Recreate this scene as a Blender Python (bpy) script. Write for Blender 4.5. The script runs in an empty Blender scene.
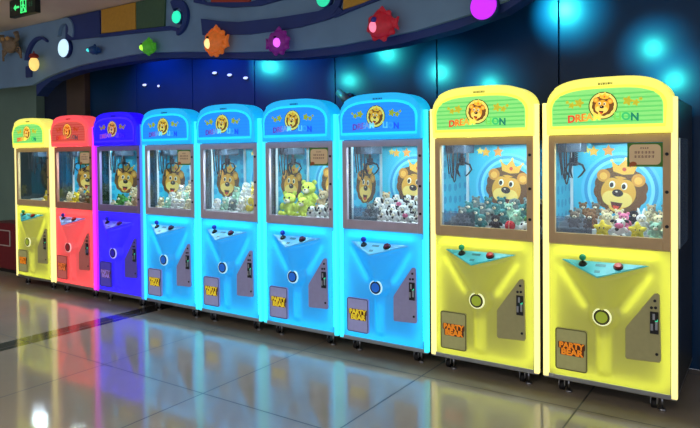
import bpy, bmesh, math, random
from mathutils import Vector, Matrix, Euler
random.seed(7)
SC = bpy.context.scene
COL = SC.collection
PI = math.pi

# ------------------------------------------------------------------ colour / materials
def S(r, g, b):
    def f(c):
        c = c / 255.0
        return c / 12.92 if c <= 0.04045 else ((c + 0.055) / 1.055) ** 2.4
    return (f(r), f(g), f(b))

_M = {}
def nodes(m):
    m.use_nodes = True
    nt = m.node_tree
    return nt, nt.nodes['Principled BSDF']

def mat(name, col, rough=0.5, metal=0.0, emit=None, es=0.0, var=0.0, scale=30.0, bump=0.0, spec=0.5, trans=0.0, alpha=1.0):
    """principled material with a little noise in its colour (var) and surface (bump)"""
    if name in _M: return _M[name]
    m = bpy.data.materials.new(name)
    nt, b = nodes(m)
    b.inputs['Base Color'].default_value = (*col, 1)
    b.inputs['Roughness'].default_value = rough
    b.inputs['Metallic'].default_value = metal
    b.inputs['Specular IOR Level'].default_value = spec
    b.inputs['Transmission Weight'].default_value = trans
    if emit is not None:
        b.inputs['Emission Color'].default_value = (*emit, 1)
        b.inputs['Emission Strength'].default_value = es
    if var > 0 or bump > 0:
        tc = nt.nodes.new('ShaderNodeTexCoord')
        nz = nt.nodes.new('ShaderNodeTexNoise')
        nz.inputs['Scale'].default_value = scale
        nz.inputs['Detail'].default_value = 3
        nt.links.new(tc.outputs['Object'], nz.inputs['Vector'])
        if var > 0:
            cr = nt.nodes.new('ShaderNodeValToRGB')
            cr.color_ramp.elements[0].position = 0.3
            cr.color_ramp.elements[1].position = 0.7
            cr.color_ramp.elements[0].color = (*[c * (1 - var) for c in col], 1)
            cr.color_ramp.elements[1].color = (*[min(1, c * (1 + var)) for c in col], 1)
            nt.links.new(nz.outputs['Fac'], cr.inputs['Fac'])
            nt.links.new(cr.outputs['Color'], b.inputs['Base Color'])
        if bump > 0:
            bp = nt.nodes.new('ShaderNodeBump')
            bp.inputs['Strength'].default_value = bump
            bp.inputs['Distance'].default_value = 0.01
            nt.links.new(nz.outputs['Fac'], bp.inputs['Height'])
            nt.links.new(bp.outputs['Normal'], b.inputs['Normal'])
    _M[name] = m
    return m

def glass_mat(name, tint=(1, 1, 1), refl=0.06):
    if name in _M: return _M[name]
    m = bpy.data.materials.new(name); m.use_nodes = True
    nt = m.node_tree; nt.nodes.clear()
    o = nt.nodes.new('ShaderNodeOutputMaterial')
    t = nt.nodes.new('ShaderNodeBsdfTransparent'); t.inputs['Color'].default_value = (*tint, 1)
    g = nt.nodes.new('ShaderNodeBsdfGlossy'); g.inputs['Roughness'].default_value = 0.03
    x = nt.nodes.new('ShaderNodeMixShader'); x.inputs['Fac'].default_value = refl
    nt.links.new(t.outputs[0], x.inputs[1]); nt.links.new(g.outputs[0], x.inputs[2])
    nt.links.new(x.outputs[0], o.inputs['Surface'])
    _M[name] = m
    return m

def spots_mat(name, base, spot, scale=26.0, thr=0.36):
    """plush with patches"""
    if name in _M: return _M[name]
    m = bpy.data.materials.new(name); nt, b = nodes(m)
    b.inputs['Roughness'].default_value = 0.95
    b.inputs['Specular IOR Level'].default_value = 0.1
    tc = nt.nodes.new('ShaderNodeTexCoord'); v = nt.nodes.new('ShaderNodeTexVoronoi')
    v.inputs['Scale'].default_value = scale
    cr = nt.nodes.new('ShaderNodeValToRGB'); cr.color_ramp.interpolation = 'CONSTANT'
    cr.color_ramp.elements[0].color = (*spot, 1); cr.color_ramp.elements[1].color = (*base, 1)
    cr.color_ramp.elements[1].position = thr
    nt.links.new(tc.outputs['Object'], v.inputs['Vector'])
    nt.links.new(v.outputs['Distance'], cr.inputs['Fac'])
    nt.links.new(cr.outputs['Color'], b.inputs['Base Color'])
    _M[name] = m
    return m

# ------------------------------------------------------------------ mesh building
class MB:
    def __init__(s):
        s.bm = bmesh.new(); s.mi = 0; s.smooth = False
    def _fin(s, faces):
        for f in faces:
            f.material_index = s.mi; f.smooth = s.smooth
    def box(s, x0, x1, y0, y1, z0, z1, bevel=0.0):
        vs = [s.bm.verts.new((x, y, z)) for z in (z0, z1) for y in (y0, y1) for x in (x0, x1)]
        idx = [(0, 2, 3, 1), (4, 5, 7, 6), (0, 1, 5, 4), (2, 6, 7, 3), (0, 4, 6, 2), (1, 3, 7, 5)]
        fs = [s.bm.faces.new([vs[i] for i in q]) for q in idx]
        s._fin(fs)
        if bevel > 0:
            es = list({e for f in fs for e in f.edges})
            r = bmesh.ops.bevel(s.bm, geom=es, offset=bevel, segments=2, profile=0.6, affect='EDGES')
            s._fin(r['faces'])
        return s
    def prism(s, pts, to3, d0, d1, bevel=0.0, seg=2):
        """polygon pts (u,v) extruded from depth d0 to d1 ; to3(u,v,d)->xyz"""
        a = [s.bm.verts.new(to3(u, v, d0)) for u, v in pts]
        b = [s.bm.verts.new(to3(u, v, d1)) for u, v in pts]
        n = len(pts)
        fs = [s.bm.faces.new(a), s.bm.faces.new(b[::-1])]
        cap_edges = list(fs[0].edges)
        for i in range(n):
            fs.append(s.bm.faces.new([a[i], b[i], b[(i + 1) % n], a[(i + 1) % n]]))
        s._fin(fs)
        if bevel > 0:
            r = bmesh.ops.bevel(s.bm, geom=cap_edges, offset=bevel, segments=seg, profile=0.5, affect='EDGES')
            s._fin(r['faces'])
        return s
    def flat(s, pts, to3, d):
        f = s.bm.faces.new([s.bm.verts.new(to3(u, v, d)) for u, v in pts]); s._fin([f]); return s
    def ell(s, c, r, rot=(0, 0, 0), sub=2):
        M = Matrix.Translation(c) @ Euler(rot).to_matrix().to_4x4() @ Matrix.Diagonal((r[0], r[1], r[2], 1))
        q = bmesh.ops.create_icosphere(s.bm, subdivisions=sub, radius=1.0, matrix=M)
        fs = {f for v in q['verts'] for f in v.link_faces}
        for f in fs: f.material_index = s.mi; f.smooth = True
        return s
    def cyl(s, p0, p1, r0, r1=None, seg=16, caps=True):
        r1 = r0 if r1 is None else r1
        p0 = Vector(p0); p1 = Vector(p1); d = p1 - p0
        q = d.to_track_quat('Z', 'Y').to_matrix().to_4x4()
        r = bmesh.ops.create_cone(s.bm, cap_ends=caps, cap_tris=False, segments=seg, radius1=r0, radius2=max(r1, 1e-5), depth=d.length,
                                  matrix=Matrix.Translation((p0 + p1) / 2) @ q)
        fs = {f for v in r['verts'] for f in v.link_faces}
        for f in fs:
            f.material_index = s.mi; f.smooth = len(f.verts) == 4
        return s
    def tube(s, path, r, seg=8, closed=False):
        P = [Vector(p) for p in path]; n = len(P); rings = []
        up = None
        for i in range(n):
            if closed: t = P[(i + 1) % n] - P[(i - 1) % n]
            else: t = P[min(i + 1, n - 1)] - P[max(i - 1, 0)]
            t.normalize()
            if up is None:
                up = Vector((0, 1, 0)) if abs(t.y) < 0.9 else Vector((1, 0, 0))
            a = t.cross(up)
            if a.length < 1e-4: a = t.orthogonal()
            a.normalize(); b = a.cross(t).normalized(); up = b
            rr = r[i] if isinstance(r, (list, tuple)) else r
            rings.append([s.bm.verts.new(P[i] + rr * (math.cos(2 * PI * k / seg) * a + math.sin(2 * PI * k / seg) * b)) for k in range(seg)])
        fs = []
        for i in range(n if closed else n - 1):
            A, B = rings[i], rings[(i + 1) % n]
            for k in range(seg):
                fs.append(s.bm.faces.new([A[k], A[(k + 1) % seg], B[(k + 1) % seg], B[k]]))
        for f in fs: f.material_index = s.mi; f.smooth = True
        if not closed:
            c = [s.bm.faces.new(rings[0][::-1]), s.bm.faces.new(rings[-1])]
            s._fin(c)
        return s
    def torus(s, c, R, r, axis='y', seg=32, ts=8):
        pts = []
        for k in range(seg):
            a = 2 * PI * k / seg; u, v = R * math.cos(a), R * math.sin(a)
            pts.append({'y': (c[0] + u, c[1], c[2] + v), 'z': (c[0] + u, c[1] + v, c[2]), 'x': (c[0], c[1] + u, c[2] + v)}[axis])
        return s.tube(pts, r, ts, True)
    def build(s, name, mats, parent=None, fixn=True):
        if fixn: bmesh.ops.recalc_face_normals(s.bm, faces=s.bm.faces[:])
        me = bpy.data.meshes.new(name); s.bm.to_mesh(me); s.bm.free()
        for m in (mats if isinstance(mats, (list, tuple)) else [mats]): me.materials.append(m)
        o = bpy.data.objects.new(name, me); COL.objects.link(o)
        if parent is not None: o.parent = parent
        return o

def empty(name, loc, rz=0):
    o = bpy.data.objects.new(name, None); COL.objects.link(o)
    o.location = loc; o.rotation_euler = (0, 0, rz); o.empty_display_size = 0.1
    return o
def tag(o, label, cat, group=None):
    o['label'] = label; o['category'] = cat
    if group: o['group'] = group
    return o
def struct(o): o['kind'] = 'structure'; return o
def dup(root):
    r = root.copy(); COL.objects.link(r)
    for ch in root.children:
        c = ch.copy(); COL.objects.link(c); c.parent = r
        for g in ch.children:
            d = g.copy(); COL.objects.link(d); d.parent = c
    return r

XZ = lambda u, v, d: (u, d, v)
def circ(cx, cy, rx, ry=None, n=32):
    ry = rx if ry is None else ry
    return [(cx + rx * math.cos(2 * PI * k / n), cy + ry * math.sin(2 * PI * k / n)) for k in range(n)]
def rrect(x0, x1, z0, z1, r, n=5):
    out = []
    for cx, cz, a0 in ((x1 - r, z1 - r, 0), (x0 + r, z1 - r, 90), (x0 + r, z0 + r, 180), (x1 - r, z0 + r, 270)):
        for k in range(n + 1):
            a = math.radians(a0 + 90 * k / n); out.append((cx + r * math.cos(a), cz + r * math.sin(a)))
    return out

def text_part(name, txt, size, mats, parent, to3, colour_of=None, depth=0.003):
    """lettering as ONE mesh; to3 maps the text plane into place; colour_of(x 0..1) -> material slot"""
    cu = bpy.data.curves.new('lettering', 'FONT'); cu.body = txt; cu.size = size; cu.align_x = 'CENTER'; cu.align_y = 'CENTER'
    cu.extrude = depth / 2; cu.offset = size * 0.04; cu.resolution_u = 3; cu.space_line = 0.85
    t = bpy.data.objects.new('lettering', cu); COL.objects.link(t)
    dg = bpy.context.evaluated_depsgraph_get()
    me = bpy.data.meshes.new_from_object(t.evaluated_get(dg))
    bpy.data.objects.remove(t)
    xs = [v.co.x for v in me.vertices]; lo, hi = min(xs), max(xs)
    me.materials.clear()
    for m in mats: me.materials.append(m)
    for p in me.polygons:
        p.material_index = colour_of((p.center.x - lo) / (hi - lo)) if colour_of else 0
    for v in me.vertices: v.co = Vector(to3(v.co.x, v.co.y, v.co.z))
    me.name = name
    o = bpy.data.objects.new(name, me); COL.objects.link(o)
    if parent is not None: o.parent = parent
    return o

# ------------------------------------------------------------------ cartoon lion print
def acrylic(name, col, glow, es):
    '''thin frosted sheet: diffuses the tubes behind it'''
    if name in _M: return _M[name]
    m = bpy.data.materials.new(name); m.use_nodes = True; nt = m.node_tree; nt.nodes.clear(); N = nt.nodes.new; L = nt.links.new
    o = N('ShaderNodeOutputMaterial'); d = N('ShaderNodeBsdfDiffuse'); t = N('ShaderNodeBsdfTranslucent'); g = N('ShaderNodeBsdfGlossy'); e = N('ShaderNodeEmission')
    d.inputs['Color'].default_value = (*col, 1); t.inputs['Color'].default_value = (*col, 1); g.inputs['Roughness'].default_value = .25
    e.inputs['Color'].default_value = (*glow, 1); e.inputs['Strength'].default_value = es
    m1 = N('ShaderNodeMixShader'); m1.inputs['Fac'].default_value = .6; L(d.outputs[0], m1.inputs[1]); L(t.outputs[0], m1.inputs[2])
    m2 = N('ShaderNodeMixShader'); m2.inputs['Fac'].default_value = .05; L(m1.outputs[0], m2.inputs[1]); L(g.outputs[0], m2.inputs[2])
    a = N('ShaderNodeAddShader'); L(m2.outputs[0], a.inputs[0]); L(e.outputs[0], a.inputs[1]); L(a.outputs[0], o.inputs['Surface'])
    _M[name] = m
    return m

TUBE = {'yellow': 4.6, 'red': 4.5, 'violet': 4.5, 'blue': 4.2}
PEM = {'yellow': .22, 'red': .45, 'violet': .7, 'blue': .42}
def lion_shapes():
    """(polygon, colour, layer) in units of the mane radius"""
    L = []
    mane = []
    for k in range(72):
        a = 2 * PI * k / 72; r = 0.95 + 0.06 * abs(math.sin(a * 6)); mane.append((r * 1.02 * math.cos(a), r * math.sin(a)))
    L.append((mane, S(112, 70, 28), 3))
    for sx in (-1, 1):
        L.append((circ(0.66 * sx - .05, .48, .26, n=20), S(226, 150, 45), 4))
        L.append((circ(0.66 * sx - .05, .46, .15, n=16), S(250, 190, 80), 5))
    L.append((circ(-.06, -.12, .66, .66), S(236, 172, 55), 6))
    L.append((circ(-.30, -.38, .34, .30, 24), S(252, 220, 120), 7)); L.append((circ(.16, -.38, .34, .30, 24), S(252, 220, 120), 7.5))
    L.append((circ(-.08, -.66, .28, .24, 24), S(246, 196, 80), 6.5))
    L.append(([(-.30, -.52), (.16, -.52), (.10, -.72), (-.06, -.84), (-.22, -.74)], S(90, 25, 15), 8))
    L.append(([(-.20, -.66), (.06, -.66), (.02, -.76), (-.06, -.82), (-.16, -.76)], S(232, 70, 40), 9))
    L.append((circ(-.08, -.14, .21, .15, 20), S(45, 28, 22), 9))
    L.append((circ(-.13, -.09, .05, .03, 10), S(235, 225, 215), 10))
    for sx in (-1, 1):
        L.append((circ(.23 * sx - .10, .17, .115, .15, 20), S(250, 250, 240), 8))
        L.append((circ(.23 * sx - .12, .15, .075, .105, 16), S(40, 25, 20), 9))
        L.append(([(.25 * sx - .24, .42), (.25 * sx - .07, .50), (.25 * sx + .1, .42), (.25 * sx - .07, .45)], S(92, 58, 22), 8))
    L.append(([(-.36, .70), (-.48, 1.12), (-.20, .95), (.04, 1.25), (.24, .95), (.52, 1.10), (.40, .70), (.02, .62)], S(246, 186, 60), 11))
    L.append((circ(.04, .84, .08, n=12), S(225, 80, 40), 12))
    for u, v in ((-.48, 1.13), (.04, 1.27), (.53, 1.12)): L.append((circ(u, v, .06, n=10), S(252, 225, 120), 12))
    ct, st = math.cos(-.14), math.sin(-.14)
    return [([(u * ct - v * st, u * st + v * ct) for u, v in p], c, ly) for p, c, ly in L]

def lion_part(name, parent, to3, r, emit=None, step=0.0004, rings=False, extra=()):
    b = MB(); mats = []; keys = {}
    shapes = lion_shapes()
    if rings:
        shapes = [(circ(0, 0, 1.52, n=48), S(90, 205, 240), 0), (circ(0, 0, 1.40, n=48), S(40, 160, 220), .5), (circ(0, 0, 1.27, n=48), S(130, 225, 245), 1),
                  (circ(0, 0, 1.14, n=48), S(70, 190, 232), 2)] + shapes
    shapes = list(extra) + shapes
    for pts, c, ly in shapes:
        k = tuple(round(x, 4) for x in c)
        if k not in keys:
            keys[k] = len(mats)
            if emit is None: mats.append(mat('print_%d_%d_%d' % tuple(int(x * 999) for x in k), c, 0.45))
            else:
                e = tuple(a * t for a, t in zip(c, emit))
                mats.append(mat('lit_print_%d_%d_%d' % tuple(int(x * 999) for x in e), c, 0.4, emit=e, es=0.9))
        b.mi = keys[k]
        b.flat([(u * r, v * r) for u, v in pts], to3, ly * step)
    return b.build(name, mats, parent, fixn=False)

# ------------------------------------------------------------------ shared materials
M_body = mat('cabinet_graphite', S(38, 42, 50), 0.35, var=.1)
M_chrome = mat('brushed_metal', S(170, 172, 176), 0.28, 1.0, var=.05)
M_rubber = mat('black_rubber', S(18, 18, 20), 0.6, var=.1)
M_black = mat('black_plastic', S(16, 16, 19), 0.35, var=.05)
M_white = mat('white_plastic', S(226, 228, 230), 0.4, var=.03)
M_deck = mat('deck_white', S(200, 205, 208), 0.5, var=.05)
M_glass = glass_mat('clear_glass', (0.97, 0.99, 1.0), 0.05)
M_smoke = glass_mat('smoked_acrylic', (0.74, 0.78, 0.82), 0.06)
M_dark = glass_mat('side_window_glass', (0.55, 0.62, 0.68), 0.10)
M_claw = mat('claw_dark_metal', S(30, 34, 44), 0.35, 0.7, var=.1)
M_gantry = mat('gantry_grey', S(52, 68, 84), 0.5, 0.0, var=.1)
M_green_led = mat('coin_green_led', S(60, 220, 160), 0.3, emit=S(60, 230, 170), es=1.0)
M_post = mat('inner_post_white', S(228, 235, 238), 0.4)

def poster_mat():
    m = bpy.data.materials.new('poster_blue_dots'); nt, b = nodes(m)
    b.inputs['Roughness'].default_value = 0.5
    tc = nt.nodes.new('ShaderNodeTexCoord'); mp = nt.nodes.new('ShaderNodeMapping')
    mp.inputs['Scale'].default_value = (11, 11, 11)
    v = nt.nodes.new('ShaderNodeTexVoronoi'); v.inputs['Scale'].default_value = 1.0; v.inputs['Randomness'].default_value = 0.15
    cr = nt.nodes.new('ShaderNodeValToRGB'); cr.color_ramp.interpolation = 'EASE'
    cr.color_ramp.elements[0].color = (*S(16, 160, 210), 1); cr.color_ramp.elements[0].position = .30
    cr.color_ramp.elements[1].color = (*S(56, 196, 230), 1); cr.color_ramp.elements[1].position = .36
    nt.links.new(tc.outputs['Object'], mp.inputs['Vector']); nt.links.new(mp.outputs['Vector'], v.inputs['Vector'])
    nt.links.new(v.outputs['Distance'], cr.inputs['Fac']); nt.links.new(cr.outputs['Color'], b.inputs['Base Color'])
    return m
M_poster = poster_mat()

PAL = {
 'yellow': dict(acr=S(206, 204, 150), rim=S(240, 250, 84), panel=S(206, 206, 72), hood=S(247, 242, 112), sign=S(138, 226, 120), stripe=S(104, 206, 104), led=(1.0, 1.0, .55),
                strip=S(255, 240, 156), frame=S(216, 184, 136), plate=S(160, 158, 104), con=S(66, 176, 186), joy=S(40, 176, 120), but=S(200, 40, 30), word=S(240, 140, 30), disc=S(165, 185, 50)),
 'red': dict(acr=S(240, 170, 170), rim=S(255, 86, 84), panel=S(246, 74, 78), hood=S(250, 84, 92), sign=S(206, 84, 74), stripe=S(184, 64, 56), led=(1.0, .5, .35),
                strip=S(255, 240, 156), frame=S(196, 136, 116), plate=S(206, 104, 98), con=S(120, 150, 215), joy=S(40, 70, 200), but=S(190, 40, 40), word=S(235, 120, 60), disc=S(150, 30, 40)),
 'violet': dict(acr=S(120, 110, 245), rim=S(62, 34, 255), panel=S(34, 12, 246), hood=S(36, 10, 255), sign=S(40, 18, 250), stripe=S(34, 14, 242), led=(.42, .34, 1.0),
                strip=S(120, 80, 255), frame=S(150, 130, 176), plate=S(78, 66, 190), con=S(80, 70, 220), joy=S(60, 60, 220), but=S(120, 20, 120), word=S(150, 120, 210), disc=S(40, 16, 190)),
 'blue': dict(acr=S(104, 214, 240), rim=S(30, 214, 255), panel=S(14, 150, 246), hood=S(24, 186, 255), sign=S(14, 138, 250), stripe=S(14, 132, 244), led=(.45, .76, .62),
                strip=S(60, 232, 255), frame=S(198, 188, 206), plate=S(150, 152, 200), con=S(110, 190, 230), joy=S(30, 60, 200), but=S(110, 40, 70), word=S(240, 210, 50), disc=S(20, 110, 225)),
}
CXH = -0.016      # centre line of the front, slightly left of the cabinet's own centre
def funnel(x, z):
    """how far the moulded front bulges towards the player"""
    x = abs(x - CXH)
    D = .05 + max(0, z - .5) * .233
    if z >= .56: w = .05 + (z - .56) * .70
    elif z > .46: w = .05
    else: w = .045; D = .05 - (.46 - z) * .07
    if z < .20: D *= max(0, (z - .155) / .045)
    d = D * max(0, 1 - (x / w) ** 1.7)
    r = math.hypot(x, z - .54) / .088
    d = max(d, .060 * max(0, 1 - r ** 5)) if r < 1 else d
    return min(d, max(0, (.853 - z) * 1.6))

def machine(x0, kind, label, y1=.15, lion_side=True, strips=(None, None), notice=False, chute=False):
    P = PAL[kind]; n = kind
    R = empty('claw_machine', (x0, 0, 0)); tag(R, label, 'claw machine', 'row of claw machines')
    led = P['led']
    m_hood = mat(n + '_lit_hood', P['hood'], .35, emit=P['hood'], es=.85 if n != 'blue' else .66)
    m_rim = mat(n + '_light_tube', P['rim'], .4, emit=P['rim'], es=TUBE[n])
    m_ring = mat(n + '_sign_ring', P['rim'], .4, emit=P['rim'], es=1.0)
    m_cav = mat('light_box_white', S(165, 165, 165), .7)
    m_panel = acrylic(n + '_backlit_panel', P['acr'], P['panel'], PEM[n])
    m_frame = mat(n + '_window_frame', P['frame'], .42, 0.0, var=.06, scale=8)
    m_plate = mat(n + '_door_plate', P['plate'], .45, emit=P['plate'], es=.30, var=.06)
    m_con = mat(n + '_console', P['con'], .35, emit=P['con'], es=.25)
    # ---- carcass
    b = MB()
    b.box(-.385, .378, .050, .85, .112, .954, .004)
    b.box(-.385, .378, .60, .85, .954, 1.614)
    b.box(-.385, .378, .02, .85, 1.614, 1.845, .006)
    b.build('cabinet', M_body, R)
    b = MB(); b.box(-.386, .379, -.012, .0035, .092, .122, .003).box(-.386, .379, .0035, .85, .092, .111)
    b.build('base_rail', M_chrome, R)
    b = MB(); b.box(-.354, .352, .044, .0495, .112, .954).box(-.354, -.348, .004, .0435, .112, .954).box(.347, .352, .004, .0435, .112, .954).box(-.3475, .3465, .004, .0435, .1125, .117).box(-.3475, .3465, .004, .0435, .949, .954)
    b.build('light_box', m_cav, R)
    # ---- corner light strips
    for i, (xa, xb) in enumerate(((-.389, -.353), (.352, .384))):
        c = strips[i] or P['strip']
        ms = mat('strip_%d_%d_%d' % tuple(int(q * 999) for q in c), c, .3, emit=c, es=1.0)
        bb = MB(); bb.box(xa, xb, -.014, .018, .10, 1.85, .005)
        bb.build('light_strip', ms, R)
    # ---- window frame, glass, hinges
    b = MB()
    fx0, fx1, fz0, fz1, wx0, wx1, wz0, wz1 = -.350, .350, .958, 1.640, -.310, .308, 1.028, 1.591
    b.box(fx0, wx0, -.015, .015, fz0, fz1, .003).box(wx1, fx1, -.015, .015, fz0, fz1, .003)
    b.box(wx0, wx1, -.015, .015, fz0, wz0, .003).box(wx0, wx1, -.015, .015, wz1, fz1, .003)
    fr = b.build('window_frame', m_frame, R)
    for z in (1.10, 1.30, 1.52):
        MB().cyl((.330, -.021, z), (.330, -.0155, z), .010, seg=12).build('lock_screw', M_black, fr)
    MB().box(wx0, wx1, .0, .004, wz0, wz1).build('window_glass', M_glass, R)
    # ---- side walls: clear front part, post, printed rear panel
    for sx, xa, xb in ((-1, -.385, -.372), (1, .365, .378)):
        MB().box(xa + .004, xb - .004, .026, y1, .954, 1.614).build('side_glass', M_dark, R)
        MB().box(xa - .001, xb + .001, y1, y1 + .022, .954, 1.614).build('inner_post', M_post, R)
        MB().box(xa, xb, y1 + .022, .60, .954, 1.614).build('side_panel', mat('side_panel_bluegrey', S(84, 98, 112), .25, var=.05), R)
        if sx < 0:
            MB().box(xb + .0004, xb + .003, y1 + .022, .598, .98, 1.613).build('side_poster', M_poster, R)
    bp = MB(); bp.box(-.368, .364, .596, .5995, .98, 1.613); bp.build('back_poster', M_poster, R)
    to_back = lambda u, v, d: (u - .036, .5955 - d, v + 1.272)
    stars = []
    for q, (u, v, rr, cc) in enumerate(((-1.02, 1.56, .24, S(246, 180, 50)), (-.45, 1.58, .26, S(248, 160, 60)), (-1.3, 1.62, .18, S(250, 220, 90)))):
        stars.append(([(u + rr * (1 if k % 2 == 0 else .5) * math.cos(2 * PI * k / 10 + .3), v + rr * (1 if k % 2 == 0 else .5) * math.sin(2 * PI * k / 10 + .3)) for k in range(10)], cc, 1))
    lion_part('lion_picture', R, to_back, .172, rings=True, extra=stars)
    if lion_side:
        cy = max(.36, y1 + .2)
        lion_part('lion_picture', R, lambda u, v, d: (-.3685 + d, cy + u, v + 1.272), .150, rings=False)
    MB().box(-.371, -.352, .578, .5945, .98, 1.613).build('corner_post', M_post, R)
    # ---- play deck with rising steps and the prize chute
    b = MB()
    for k, (ya, yb) in enumerate(((.03, .165), (.165, .29), (.29, .415), (.415, .594))):
        b.box(-.366, .360, ya, yb, .956, DECK[k])
    b.build('play_deck', M_deck, R)
    if chute:
        b = MB(); b.box(-.362, -.125, .026, .029, DECK[0] + .001, 1.115).box(-.362, -.125, .160, .163, DECK[0] + .001, 1.115).box(-.128, -.125, .0295, .1595, DECK[0] + .001, 1.115)
        b.build('prize_chute', M_smoke, R)
    # ---- gantry, claw, cables
    g = MB(); g.box(-.345, -.195, .17, .33, 1.535, 1.595, .006).cyl((-.27, .163, 1.565), (-.27, .1695, 1.565), .018, seg=14)
    gn = g.build('gantry', M_gantry, R)
    MB().tube([(-.36, .20, 1.603), (.36, .20, 1.603)], .007).tube([(-.36, .30, 1.603), (.36, .30, 1.603)], .007).build('gantry_rail', M_chrome, R)
    cl = MB()
    cl.cyl((-.262, .25, 1.55), (-.262, .25, 1.49), .010).cyl((-.262, .25, 1.50), (-.262, .25, 1.445), .026, .022)
    cl.build('claw_hub', M_claw, R)
    for k in range(3):
        a = 2 * PI * k / 3 + .5; ca, sa = math.cos(a), math.sin(a)
        pth = [(-.262 + r * ca, .25 + r * sa, z) for r, z in ((.018, 1.465), (.058, 1.45), (.072, 1.415), (.050, 1.385), (.028, 1.366))]
        MB().tube(pth, [.008, .008, .007, .006, .004], 6).build('claw_finger', M_claw, R)
    cb = MB()
    for k in range(3):
        pts = []
        for q in range(15):
            t = q / 14.0
            pts.append((-.325 + .022 * k + .022 * math.sin(3 * t + k), .12 + .03 * k, 1.60 - (.20 + .03 * k) * math.sin(PI * t) - .03 * t))
        cb.tube(pts, .0045, 6)
    hx = [(-.235 + .011 * math.cos(q * 1.2), .21 + .011 * math.sin(q * 1.2), 1.552 - q * .0024) for q in range(44)]
    cb.tube(hx, .0032, 5)
    cb.build('cable', M_black, R)
    lt = MB(); lt.cyl((-.13, .027, 1.604), (.13, .027, 1.604), .008, seg=10)
    lt.build('interior_lamp', mat('interior_lamp_white', (1, 1, 1), emit=(0.74, .95, 1.0), es=LAMP), R)
    # ---- moulded lit front
    bm = MB(); NX, NZ = 60, 72; xa, xb, za, zb = -.347, .346, .124, .954
    grid = [[bm.bm.verts.new((xa + (xb - xa) * i / NX, -.012 - funnel(xa + (xb - xa) * i / NX, za + (zb - za) * j / NZ), za + (zb - za) * j / NZ)) for i in range(NX + 1)] for j in range(NZ + 1)]
    for j in range(NZ):
        for i in range(NX):
            f = bm.bm.faces.new([grid[j][i], grid[j][i + 1], grid[j + 1][i + 1], grid[j + 1][i]]); f.smooth = True
    bm.build('front_panel', m_panel, R, fixn=False)
    MB().tube([(u, .022, v) for u, v in rrect(-.324, .322, .146, .930, .035)], .009, 8, True).build('rim_light', m_rim, R)
    MB().tube([(CXH - .28, .010, .905), (CXH + .28, .010, .905)], .009, 8).build('light_tube', m_rim, R)
    for sx in (-1, 1):
        pts = [(CXH + sx * w, .008, z) for w, z in ((.265, .81), (.21, .72), (.15, .63), (.11, .57))]
        MB().tube(pts, .007, 8).build('light_tube', m_rim, R)
    MB().tube([(CXH, -.022, .42), (CXH, -.014, .20)], .006, 8).build('light_tube', m_rim, R)
    # ---- console board with joystick and button
    c = MB()
    A = Vector((CXH - .255, -.016, .857)); B = Vector((CXH + .255, -.016, .857)); T = Vector((CXH - .012, -.138, .781))
    nrm = (B - A).cross(T - A).normalized()
    if nrm.z < 0: nrm = -nrm
    lo = [c.bm.verts.new(p + nrm * .002) for p in (A, T, B)]; hi = [c.bm.verts.new(p + nrm * .012) for p in (A, T, B)]
    c.bm.faces.new(lo); c.bm.faces.new(hi[::-1])
    for i in range(3): c.bm.faces.new([lo[i], lo[(i + 1) % 3], hi[(i + 1) % 3], hi[i]])
    bmesh.ops.bevel(c.bm, geom=c.bm.edges[:], offset=.004, segments=2, affect='EDGES')
    con = c.build('console', m_con, R)
    def onc(x, t):  # t 0 at the back edge, 1 at the tip
        return Vector((x, A.y + (T.y - A.y) * t, A.z + (T.z - A.z) * t)) + nrm * .012
    p = onc(CXH - .115, .25)
    j = MB(); j.cyl(p, p + nrm * .012, .026, .018, 18).cyl(p, p + Vector((0, -.004, .030)), .006, seg=10)
    jo = j.build('joystick', M_black, R)
    MB().ell(p + Vector((0, -.005, .042)), (.021, .021, .021)).build('ball_knob', mat(n + '_joystick_ball', P['joy'], .25), jo)['label'] = 'coloured ball on the joystick'
    p = onc(CXH + .09, .27)
    j = MB(); j.cyl(p, p + nrm * .007, .029, .029, 20)
    bt = j.build('button_collar', M_black, R)
    MB().cyl(p + nrm * .007, p + nrm * .02, .022, .02, 20).build('push_button', mat(n + '_push_button', P['but'], .3), bt)
    for u, t, w in ((CXH - .01, .25, .03), (CXH - .02, .66, .016)):
        p = onc(u, t); e = (T - A); ey = Vector((0, T.y - A.y, T.z - A.z)).normalized()
        k = MB(); q = [p + Vector((sx * w, 0, 0)) + ey * (sy * .011) + nrm * .001 for sx, sy in ((-1, -1), (1, -1), (1, 1), (-1, 1))]
        k.bm.faces.new([k.bm.verts.new(v) for v in q])
        r = bmesh.ops.extrude_face_region(k.bm, geom=k.bm.faces[:])
        for v in r['geom']:
            if isinstance(v, bmesh.types.BMVert): v.co -= nrm * .0008
        k.build('instruction_sticker', mat(n + '_console_sticker', tuple(x * .55 for x in P['con']), .4), con)
    # ---- round badge on the front
    zc = .54; yb = -.012 - funnel(CXH, zc)
    MB().cyl((CXH, yb + .004, zc), (CXH, yb - .006, zc), .055, .053, 32).build('badge_ring', mat(n + '_badge_white', tuple(.55 + .4 * x for x in P['rim']), .3, emit=tuple(.45 + .5 * x for x in P['rim']), es=.8), R)
    MB().cyl((CXH, yb - .0061, zc), (CXH, yb - .008, zc), .0465, .0465, 32).build('badge_inlay', mat(n + '_badge_dark', tuple(.12 * x for x in P['panel']), .4), R)
    MB().cyl((CXH, yb - .0081, zc), (CXH, yb - .010, zc), .034, .034, 32).build('badge_disc', mat(n + '_badge_disc', P['disc'], .35, emit=P['disc'], es=.35), R)
    # ---- prize door
    d = MB(); d.prism(rrect(-.306, -.112, .165, .428, .016), XZ, -.030, -.0125, .003)
    pd = d.build('prize_door', m_plate, R)
    d = MB(); d.tube([(u, -.031, v) for u, v in rrect(-.302, -.116, .169, .424, .014)], .0035, 6, True)
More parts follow.
